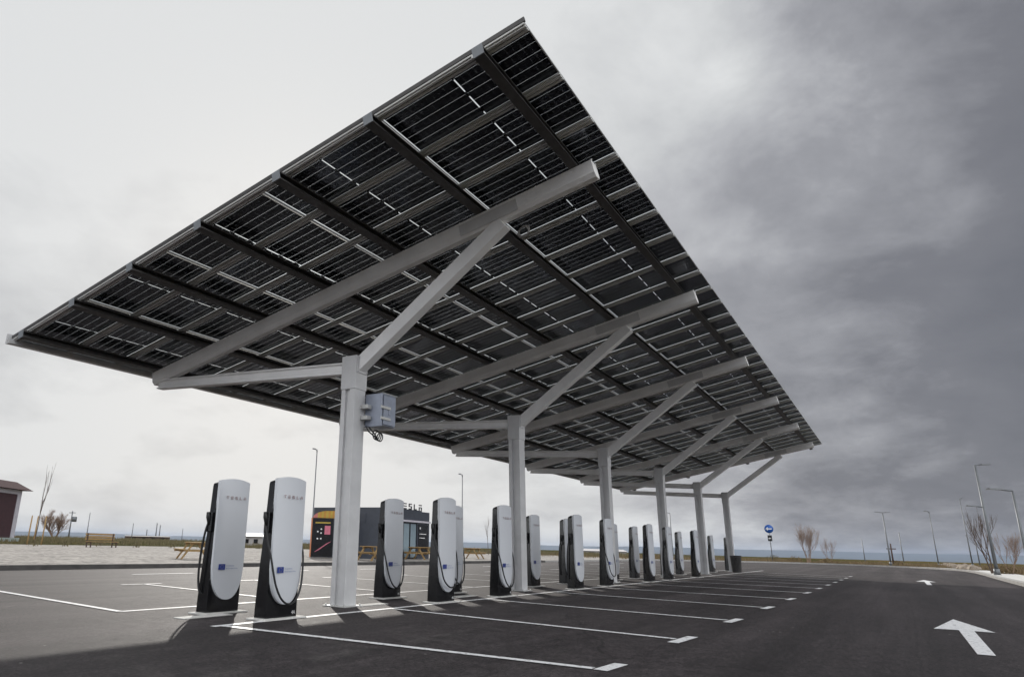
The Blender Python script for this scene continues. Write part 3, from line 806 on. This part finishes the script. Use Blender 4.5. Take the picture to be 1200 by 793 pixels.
for i in range(3):
    x0 = 2.1+.933*i; mb = MB(); mb.box(x0, x0+.06, .02, .1, 0, 2.32); mb.box(x0+.873, x0+.933, .02, .1, 0, 2.32); mb.box(x0+.06, x0+.873, .02, .1, 2.22, 2.32); mb.box(x0+.06, x0+.873, .02, .1, 0, .1)
    f_ = mb.build('window', M['black'], kb)
    mb = MB(); mb.box(x0+.06, x0+.873, .05, .06, .1, 2.22); mb.build('pane', M['glass'], f_)
mb = MB(); mb.box(5.05, 6.5, -.02, -.001, .25, 2.2); pn = mb.build('notice_panel', M['black'], kb)
mb = MB()
mb.box(5.25, 5.38, -.03, -.022, 1.9, 2.03); mb.box(5.25, 5.33, -.03, -.022, 1.55, 1.63); mb.box(5.40, 6.2, -.03, -.022, 1.57, 1.62); mb.box(5.25, 5.33, -.03, -.022, 1.3, 1.38); mb.box(5.40, 6.0, -.03, -.022, 1.31, 1.36); mb.build('symbols', M['white_text'], pn)
mb = MB(); mb.box(-1.75, 1.75, 0, .03, -.08, 0); sg = mb.build('roof_sign', M['dark_box'], kb); sg.location = (4.0, .1, H_+.08)
letters('TESLA', .38, .34, .06, simple('dark_sign', (.05, .05, .055), .5), sg, (0, 0, 0))
# vending cabinet in front of it
vk = empty('vending_kiosk', (22.5, 20.5, .12), R(-50)); tag(vk, 'black vending kiosk with pink poster, orange side and striped arched top', 'vending kiosk')
mb = MB(); mb.box(-.62, .62, 0, .9, .08, 2.28); mb.build('body', M['black'], vk, .01)
mb = MB(); mb.box(-.70, -.621, -.02, .9, .05, 2.3); mb.build('side_panel', M['orange'], vk)
mb = MB(); mb.box(.12, .46, -.014, -.001, 1.35, 1.85); mb.build('poster', M['pink'], vk)
for (x, z) in ((-.08, 1.65), (-.08, 1.42), (-.08, 1.1), (-.28, 1.5), (-.28, 1.1)):
    mb = MB(); mb.disc((x, -.006, z), .05, .01, 12, 'y'); mb.build('button', M['white_text'], vk)
mb = MB(); mb.box(-.45, .45, -.014, -.001, 1.98, 2.06); mb.build('name_strip', M['yellow'], vk)
mb = MB()
for q in range(3): mb.prism([(-.012, -.004), (.012, -.004), (.012, .004), (-.012, .004)], (-.4+.1*q, -.006, .35+.05*q), (.3+.1*q, -.006, .85+.05*q), (0, -1, 0))
mb.build('stripes', M['pink'], vk)
mb = MB(); nseg = 10
for i in range(nseg):
    a0, a1 = math.pi*(1-i/nseg/2), math.pi*(1-(i+1)/nseg/2)
    mi = 0 if i < 5 else (1 if i % 2 else 2)
    x0_, x1_ = .3+math.cos(a0)*.9, .3+math.cos(a1)*.9; z0_, z1_ = 2.3+.42*math.sin(a0), 2.3+.42*math.sin(a1)
    mb.add([(x0_, .05, 2.3), (x1_, .05, 2.3), (x1_, .05, z1_), (x0_, .05, z0_), (x0_, .75, 2.3), (x1_, .75, 2.3), (x1_, .75, z1_), (x0_, .75, z0_)], [(0, 1, 2, 3), (4, 5, 6, 7), (3, 2, 6, 7), (0, 1, 5, 4)], mi)
for i in range(5):
    x0_ = .3+.12*i; mb.box(x0_, x0_+.12, .05, .75, 2.301, 2.72, 1 if i % 2 else 2)
mb.build('arched_top', [simple('coral_paint', (.5, .17, .15), .5), M['yellow'], simple('amber_paint', (.45, .22, .04), .5)], vk)

# ------------------------------------------------------------------ maroon shed at far left
sh = empty('maroon_shed', (30.4, 72.4, .12), R(35)); tag(sh, 'maroon shed with pale corner posts and overhanging roof at the left edge', 'shed')
mb = MB(); mb.box(-11, 0, 0, 7, 0, 5.6); mb.build('wall', M['maroon'], sh)
mb = MB(); mb.box(-.75, .02, -.06, 7.02, 0, 5.62); mb.box(-11, -.75, -.06, -.001, 5.15, 5.62); mb.build('corner_post', M['trim'], sh)
mb = MB(); mb.box(-11, .3, -.5, -.061, 0, .55); mb.build('base_course', M['teal'], sh)
mb = MB(); mb.add([(-11, -.9, 5.6), (.8, -.9, 5.6), (.8, 7.9, 5.6), (-11, 7.9, 5.6), (-11, .6, 6.5), (-.2, .6, 6.5), (-.2, 6.4, 6.5), (-11, 6.4, 6.5)], [(0, 3, 2, 1), (0, 1, 5, 4), (1, 2, 6, 5), (2, 3, 7, 6), (4, 5, 6, 7), (0, 4, 7, 3)]); mb.build('roof', M['maroon_roof'], sh)
mb = MB(); mb.disc((-6.9, -.1, 3.9), .25, .2, 12, 'y'); mb.build('wall_lamp', M['white_text'], sh)
bh_ = empty('brick_house', (36.0, 86, .1), R(35)); tag(bh_, 'small orange brick house half hidden behind the maroon shed', 'house')
mb = MB(); mb.box(-4, 1.0, 0, 5, 0, 3.0); mb.build('wall', M['brick'], bh_)
mb = MB(); mb.add([(-4.3, -.4, 3), (1.3, -.4, 3), (1.3, 5.4, 3), (-4.3, 5.4, 3), (-4.3, 2.5, 3.9), (1.3, 2.5, 3.9)], [(0, 3, 2, 1), (0, 1, 5, 4), (2, 3, 4, 5), (1, 2, 5), (3, 0, 4)]); mb.build('roof', M['brick'], bh_)

# ------------------------------------------------------------------ bare trees
def branches(mb, p, d, ln, r, depth, rnd, spread=.5, up=.15, n=4, kids=(2, 3)):
    if depth == 0 or r < .002: return
    steps = 3; pts = [p]; q = p.copy(); dd = d.copy()
    for i in range(steps):
        dd = (dd+Vector((rnd.uniform(-1, 1), rnd.uniform(-1, 1), rnd.uniform(-.5, 1)))*.10+Vector((0, 0, up*.3))).normalized()
        q = q+dd*ln/steps; pts.append(q.copy())
    mb.tube(pts, [r*(1-.38*i/steps) for i in range(steps+1)], n, caps=False)
    for k in range(rnd.randint(*kids)+1):
        t_ = rnd.uniform(.35, 1); b = pts[0].lerp(pts[-1], t_) if k else pts[-1]
        i0 = min(steps-1, int(t_*steps)) if k else steps; b = pts[i0].copy() if k == 0 else pts[i0].lerp(pts[i0+1], t_*steps-i0)
        nd = (dd+Vector((rnd.uniform(-1, 1), rnd.uniform(-1, 1), rnd.uniform(-.3, .9)))*spread*(1 if k else .5)+Vector((0, 0, up))).normalized()
        branches(mb, b, nd, ln*rnd.uniform(.58, .8), r*.58, depth-1, rnd, spread, up, 3, kids)
def bare_tree(name, loc, h, stems, r, label, seed, depth=5, spread=.55, up=.15, mat='bark', lean=.25, group=None, ln=.36):
    rnd = random.Random(seed); e_ = empty(name, loc); tag(e_, label, 'tree', group)
    tr = MB(); cr2 = MB()
    for k in range(stems):
        a = rnd.uniform(0, 6.28); d = Vector((math.cos(a)*lean, math.sin(a)*lean, 1)).normalized() if stems > 1 else Vector((.05, 0, 1)).normalized()
        q = Vector((math.cos(a)*.12*(stems > 1), math.sin(a)*.12*(stems > 1), -.05)); pts = [q.copy()]; L0 = h*ln*rnd.uniform(.85, 1.1)
        for i in range(4):
            d = (d+Vector((rnd.uniform(-1, 1), rnd.uniform(-1, 1), .3))*.07).normalized(); q = q+d*L0/4; pts.append(q.copy())
        tr.tube(pts, [r*(1-.3*i/4) for i in range(5)], 6, caps=False)
        for j in range(4):
            b = pts[1+j % 4] if j else pts[-1]
            nd = (d+Vector((rnd.uniform(-1, 1), rnd.uniform(-1, 1), rnd.uniform(0, .8)))*spread).normalized()
            branches(cr2, b.copy(), nd, L0*.62, r*.55, depth-1, rnd, spread, up)
    tr.build('trunk', M[mat], e_); cr2.build('crown', M[mat], e_)
    return e_
bare_tree('bare_tree', (52, 103, .4), 5.2, 5, .13, 'bushy bare tree on the rise right of the maroon shed', 11, 6, .95, .0, 'pale_bark', .6)
bare_tree('bare_sapling', (26.5, 60.5, .12), 5.6, 1, .05, 'tall thin bare sapling tied between pale stakes', 5, 3, .25, .45, 'bark', ln=.66)
bare_tree('bare_tree', (85.6, 1.2, .1), 4.6, 5, .035, 'bare tree in dry grass right of the round blue sign', 21, 6, .75, .12, 'pale_bark', .22)
bare_tree('bare_tree', (86, -.9, .1), 3.0, 4, .022, 'low bare shrub just right of the bare tree by the sign', 23, 5, .6, .2, 'pale_bark', .2)
bare_tree('bare_tree', (52, -12.75, .1), 5.0, 2, .05, 'bare leaning tree directly beside the tall double-armed lamp', 31, 5, .5, .2, 'bark', .30)
bare_tree('bare_tree', (52, -13.6, .1), 3.4, 4, .025, 'reddish bare tree right of the tall lamp at the pavement edge', 37, 5, .6, .1, 'pale_bark', .36)
bare_tree('bare_sapling', (60.2, 29.6, .12), 4.6, 1, .03, 'thin bare sapling right of the thin tall lamp, near the second column', 41, 3, .35, .3, 'bark', ln=.5)
for i, (x, y) in enumerate([(25.9, 60.6), (26.8, 61.2), (27.0, 60.1)]):
    o = empty('tree_stake', (x, y, .12)); tag(o, ['pale wooden stake left of the tall sapling', 'pale wooden stake behind the tall sapling', 'pale wooden stake right of the tall sapling'][i], 'stake', 'stakes holding the tall sapling')
    mb = MB(); mb.tube([(0, 0, 0), (.05, 0, 2.6)], [.07, .06], 8); mb.build('post', M['wood'], o)
    mb = MB(); mb.tube([(.04, 0, 2.58), (.05, 0, 2.70)], [.06, .03], 8); mb.build('tip', M['wood'], o)

# ------------------------------------------------------------------ lamps and poles
def arm_head(e_, z, dx, dy, ln, drop=.05):
    d = Vector((dx, dy, 0)).normalized(); mb = MB()
    mb.tube([Vector((0, 0, z-.15)), Vector((0, 0, z))+d*.02, d*ln*.45+Vector((0, 0, z+.04))], [.045, .04, .035], 6)
    a = mb.build('arm', M['pole'], e_)
    mb = MB(); mb.prism([(-.12, -.03), (-.07, .035), (.07, .035), (.12, -.03)], d*ln*.40+Vector((0, 0, z+.05)), d*ln+Vector((0, 0, z+.07)), (0, 0, 1)); mb.build('lamp_head', M['pole'], a)
def lamp(x, y, h, heads, label, r=.07, z0=.12):
    e_ = empty('street_lamp', (x, y, z0)); tag(e_, label, 'street lamp', 'street lamps round the car park')
    mb = MB(); mb.tube([(0, 0, 0), (0, 0, h*.3), (0, 0, h)], [r, r*.85, r*.6], 10); mb.build('pole', M['pole'], e_)
    mb = MB(); mb.tube([(0, 0, 0), (0, 0, .35)], [r*1.6, r*1.6], 10); mb.box(-.18, .18, -.18, .18, 0, .03); mb.build('foot', M['pole'], e_)
    for (z, dx, dy, ln) in heads: arm_head(e_, z, dx, dy, ln)
RX, RY = .56, -.83   # towards the right of the picture
lamp(46.9, -12.5, 6.6, [(6.6, RX, RY, .95), (4.0, -RX, -RY, 1.0)], 'tall grey lamp with an upper and a lower arm beside the bare tree', .10)
lamp(30.8, -12.28, 3.8, [(3.8, -RX, -RY, 1.05)], 'grey lamp at the right edge with its arm pointing left', .075)
lamp(83.5, -6.75, 5.5, [(5.5, RX, RY, .8), (5.5, -RX, -RY, .8)], 'grey lamp with two opposite heads left of the far kerb', .09)
lamp(83.8, -10.9, 5.6, [(5.6, -RX, -RY, .5)], 'thin tall lamp beyond the kerb, next right of the two-headed lamp', .06)
lamp(91.6, -14.2, 7.4, [(7.4, RX, RY, .5)], 'thin tall lamp beyond the rocks by the kerb', .07)
lamp(24.2, 22.9, 6.7, [(6.7, -RX, -RY, .3)], 'slim tall lamp behind the left end of the kiosk building', .05)
lamp(37.4, 19.6, 6.2, [(6.2, -RX, -RY, .3)], 'slim tall lamp between the kiosk and the second column', .05)
lamp(78.3, 14.6, 5.3, [(5.3, -RX, -RY, .9)], 'small distant lamp seen above the far chargers', .08)
def upole(x, y, h, label, arm=0, z0=.3, r=.12, box=False):
    e_ = empty('utility_pole', (x, y, z0)); tag(e_, label, 'utility pole', 'utility poles in the distance')
    mb = MB(); mb.tube([(0, 0, -1), (0, 0, h)], [r, r*.6], 7); mb.build('pole', M['pole'], e_)
    if arm:
        mb = MB(); mb.box(-arm/2*.56-.05, arm/2*.56+.05, -.08, .08, h-.5, h-.35, mat=Matrix.Rotation(R(-56), 4, 'Z')); mb.build('cross_arm', M['pole'], e_)
    if box:
        mb = MB(); mb.tube([(.5, -.6, h*.62), (.5, -.6, h*.8)], .6, 8); mb.build('transformer', M['pole'], e_)
g_ = lambda x, y, k: (x*k, y*k)
UP = [((.4985*210, .8669*210), 7.2, 3, 'utility pole with a round transformer right of the bushy bare tree', True),
      ((.5162*210, .8564*210), 7.0, 0, 'thin pole standing up behind the left end of the wooden bench', False),
      ((.5614*210, .8275*210), 4.6, 0, 'first thin pole right of the wooden bench', False),
      ((.5760*260, .8175*260), 3.6, 0, 'short thin pole left of the dark one', False),
      ((.5854*230, .8107*230), 5.2, 0, 'dark thick pole in the distant row left of the chargers', False),
      ((.5889*250, .8082*250), 5.0, 0, 'thin pole just right of the dark thick one', False),
      ((.6120*240, .7909*240), 4.0, 0, 'thin pole above the nearest picnic table', False)]
for (x, y), h, arm, lb, bx in UP: upole(x-9.5, y-7.9, h, lb, arm, .2, .22 if arm or 'dark' in lb else .13, bx)
upole(150, -2, 5.2, 'faint thin pole far off left of the two-headed lamp', 0, -1, .11)
upole(170, -8, 7.4, 'faint thin pole far off right of the bare tree by the sign', 0, -1.5, .13)
upole(120, -16.8, 5.2, 'faint thin pole far off between the two thin lamps', 0, -.3, .09)
# wooden cross posts beside the two-headed lamp
e_ = empty('wooden_post', (85, -6.98, .1)); tag(e_, 'dark wooden post with a short cross bar right of the two-headed lamp', 'post')
mb = MB(); mb.tube([(0, 0, 0), (0, 0, 2.3)], [.09, .07], 7); mb.build('post', M['wood_old'], e_)
mb = MB(); mb.box(-.5, .5, -.04, .04, 1.7, 1.8, mat=Matrix.Rotation(R(-56), 4, 'Z')); mb.build('cross_bar', M['wood_old'], e_)

# ------------------------------------------------------------------ round blue sign with left arrow
sg_ = empty('road_sign', (88, 5.3, .1), R(-98+10)); tag(sg_, 'round blue sign with white left arrow above a small black plate', 'road sign')
mb = MB(); mb.tube([(0, 0, 0), (0, 0, 3.9)], .045, 8); mb.build('pole', M['pole'], sg_)
mb = MB(); mb.tube([(0, -.05, 3.85), (0, -.08, 3.85)], .50, 32); pl = mb.build('disc', M['sign_blue'], sg_)
mb = MB(); mb.box(-.30, .32, -.092, -.082, 3.79, 3.91); mb.add([(-.38, -.092, 3.85), (-.12, -.092, 4.08), (-.12, -.092, 3.94), (-.26, -.092, 3.85), (-.12, -.092, 3.76), (-.12, -.092, 3.62)], [(0, 1, 2, 3), (0, 3, 4, 5)])
mb.build('arrow', M['white_text'], pl)
mb = MB(); mb.box(-.24, .24, -.075, -.05, 2.4, 3.1); pl = mb.build('plate', M['black'], sg_)
mb = MB(); mb.box(-.10, .12, -.085, -.076, 2.69, 2.76); mb.add([(-.16, -.085, 2.725), (-.05, -.085, 2.84), (-.05, -.085, 2.61)], [(0, 1, 2)]); mb.build('arrow', M['white_text'], pl)

# ------------------------------------------------------------------ rocks beyond the kerb
rr = random.Random(3)
for i in range(14):
    t_ = i/13; x = 86-20*t_+rr.uniform(-.5, .5); y = -11.5-1.25*t_+rr.uniform(-.25, .25)
    bm = bmesh.new(); bmesh.ops.create_icosphere(bm, subdivisions=2, radius=1)
    s_ = Vector((rr.uniform(.35, .7), rr.uniform(.35, .6), rr.uniform(.22, .40)))
    for v_ in bm.verts:
        k = 1+.35*mnoise.noise(v_.co*1.6+Vector((i*7, 0, 0))); v_.co = Vector((v_.co.x*s_.x*k, v_.co.y*s_.y*k, v_.co.z*s_.z*k+.1))
    me = bpy.data.meshes.new('rock'); bm.to_mesh(me); bm.free(); me.materials.append(M['stone']); o = bpy.data.objects.new('rock', me); col.objects.link(o)
    o.location = (x, y, .1); tag(o, 'brown rock in the long heap of rubble beyond the far right kerb', 'rock', 'rocks heaped beyond the right-hand kerb')

# ------------------------------------------------------------------ distant low buildings and walls
def low_building(x, y, w_, d_, h, rz, label, wall='far_wall', roof='far_roof', z0=.1, rh=.5):
    e_ = empty('low_building', (x, y, z0), R(rz)); tag(e_, label, 'building')
    mb = MB(); mb.box(-w_/2, w_/2, 0, d_, -1, h)
    mb.build('wall', M[wall], e_)
    mb = MB(); mb.add([(-w_/2-.3, -.3, h), (w_/2+.3, -.3, h), (w_/2+.3, d_+.3, h), (-w_/2-.3, d_+.3, h), (-w_/2, d_/2, h+rh), (w_/2, d_/2, h+rh)], [(0, 3, 2, 1), (0, 1, 5, 4), (2, 3, 4, 5), (1, 2, 5), (3, 0, 4)]); mb.build('roof', M[roof], e_)
    mb = MB()
    for k in range(4): mb.box(-w_/2+w_*(.12+.22*k), -w_/2+w_*(.12+.22*k)+w_*.10, -.03, -.001, h*.35, h*.75)
    mb.build('windows', M['black'], e_)
low_building(118, 172, 12, 6, 1.3, -30, 'long low grey building far away above the nearest picnic table', 'wood_old', 'far_wall', rh=.2)
low_building(63, 72, 6, 4, 1.5, -38, 'small low building with pale roof left of the two nearest chargers')
low_building(165, 55, 14, 9, 1.2, -62, 'hazy pale building on the skyline right of the second column', z0=-.6)

# ------------------------------------------------------------------ dry grass and scrub
def grass(name, pts, h, mat, label, seed):
    rnd = random.Random(seed); mb = MB()
    for (x, y, z) in pts:
        for q in range(3):
            a = rnd.uniform(0, 6.28); hh = h*rnd.uniform(.4, 1.2); wd = rnd.uniform(.02, .05); lx, ly = rnd.uniform(-.3, .3)*hh, rnd.uniform(-.3, .3)*hh
            cx, cy = x+rnd.uniform(-.25, .25), y+rnd.uniform(-.25, .25); c, s_ = math.cos(a)*wd, math.sin(a)*wd
            mb.add([(cx-c, cy-s_, z-.02), (cx+c, cy+s_, z-.02), (cx+lx, cy+ly, z+hh)], [(0, 1, 2)])
    tag(mb.build(name, M[mat]), label, 'grass', kind='stuff')
rnd = random.Random(9); pts = []; pts2 = []; pts3 = []
for i in range(16000):
    t_ = rnd.random()*15.99; k = int(t_); f_ = t_-k
    if k < 5 and rnd.random() < .5: continue
    a = Vector(o2[k]).lerp(Vector(o2[k+1]), f_); b = Vector(offset(ARC, 2.2+rnd.random()**1.5*24)[k])
    d = b-Vector(ARC[k]); p = a+d*max(0, (d.length-2.0)/d.length)
    if mnoise.noise(Vector((p.x*.25, p.y*.25, 0))) > rnd.uniform(-.5, .5): pts.append((p.x, p.y, tz(p.x, p.y)))
grass('dry_grass', pts, .42, 'grass_dry', 'dry brown grass and weeds beyond the kerb', 4)
for i in range(14000):
    x = rnd.uniform(0, 130); y = 60+rnd.random()**1.3*60-(max(0, x-50)*.6)
    if in_poly(x, y, G) or in_poly(x, y, ARC) or y < 16: continue
    pts2.append((x, y, tz(x, y)))
grass('meadow_grass', pts2, .5, 'grass_green', 'green and brown grass on the rise behind the gravel', 5)
# low scrub bushes
for i, (x, y, s_, lb) in enumerate([(85.5, 2.6, .9, 'orange-brown bush at the foot of the bare tree by the sign'), (85.2, -.6, .8, 'low brown bush right of the bare tree by the sign'), (98, 6.5, 1.0, 'small round dark bush between the blue sign and the bare tree'),
                                    (86, -7.2, .7, 'brown bush at the foot of the dark wooden post'), (52.5, -13.4, .8, 'brown bush at the foot of the reddish bare tree')]):
    mb = MB(); rq = random.Random(i+50)
    for q in range(420):
        d = Vector((rq.gauss(0, 1), rq.gauss(0, 1), abs(rq.gauss(0, .9)))).normalized()*s_*rq.uniform(.3, 1.0); d.z *= .75
        a = Vector((rq.gauss(0, 1), rq.gauss(0, 1), rq.gauss(0, 1))).normalized()*.05; b = d+Vector((rq.uniform(-.1, .1), rq.uniform(-.1, .1), rq.uniform(.05, .22)))
        mb.add([d-a, d+a, b], [(0, 1, 2)])
    o = mb.build('scrub_bush', M['grass_dry'] if i != 2 else M['grass_green']); o.location = (x, y, .1); tag(o, lb, 'bush')
for i in range(9):   # young shrubs in a row at the back of the gravel
    x, y = 22+3.3*i, 52+1.1*math.sin(i)
    if not in_poly(x, y, G): continue
    mb = MB(); rq = random.Random(i+90)
    for q in range(60):
        d = Vector((rq.gauss(0, .16), rq.gauss(0, .16), rq.uniform(0, .45))); a = Vector((rq.uniform(-1, 1), rq.uniform(-1, 1), 0)).normalized()*.05
        mb.add([d-a, d+a, d+Vector((0, 0, .18))], [(0, 1, 2)])
    o = mb.build('young_shrub', M['grass_green']); o.location = (x, y, .12); tag(o, 'small dark young shrub in the row at the back of the gravel', 'shrub', 'young shrubs in a row behind the gravel')
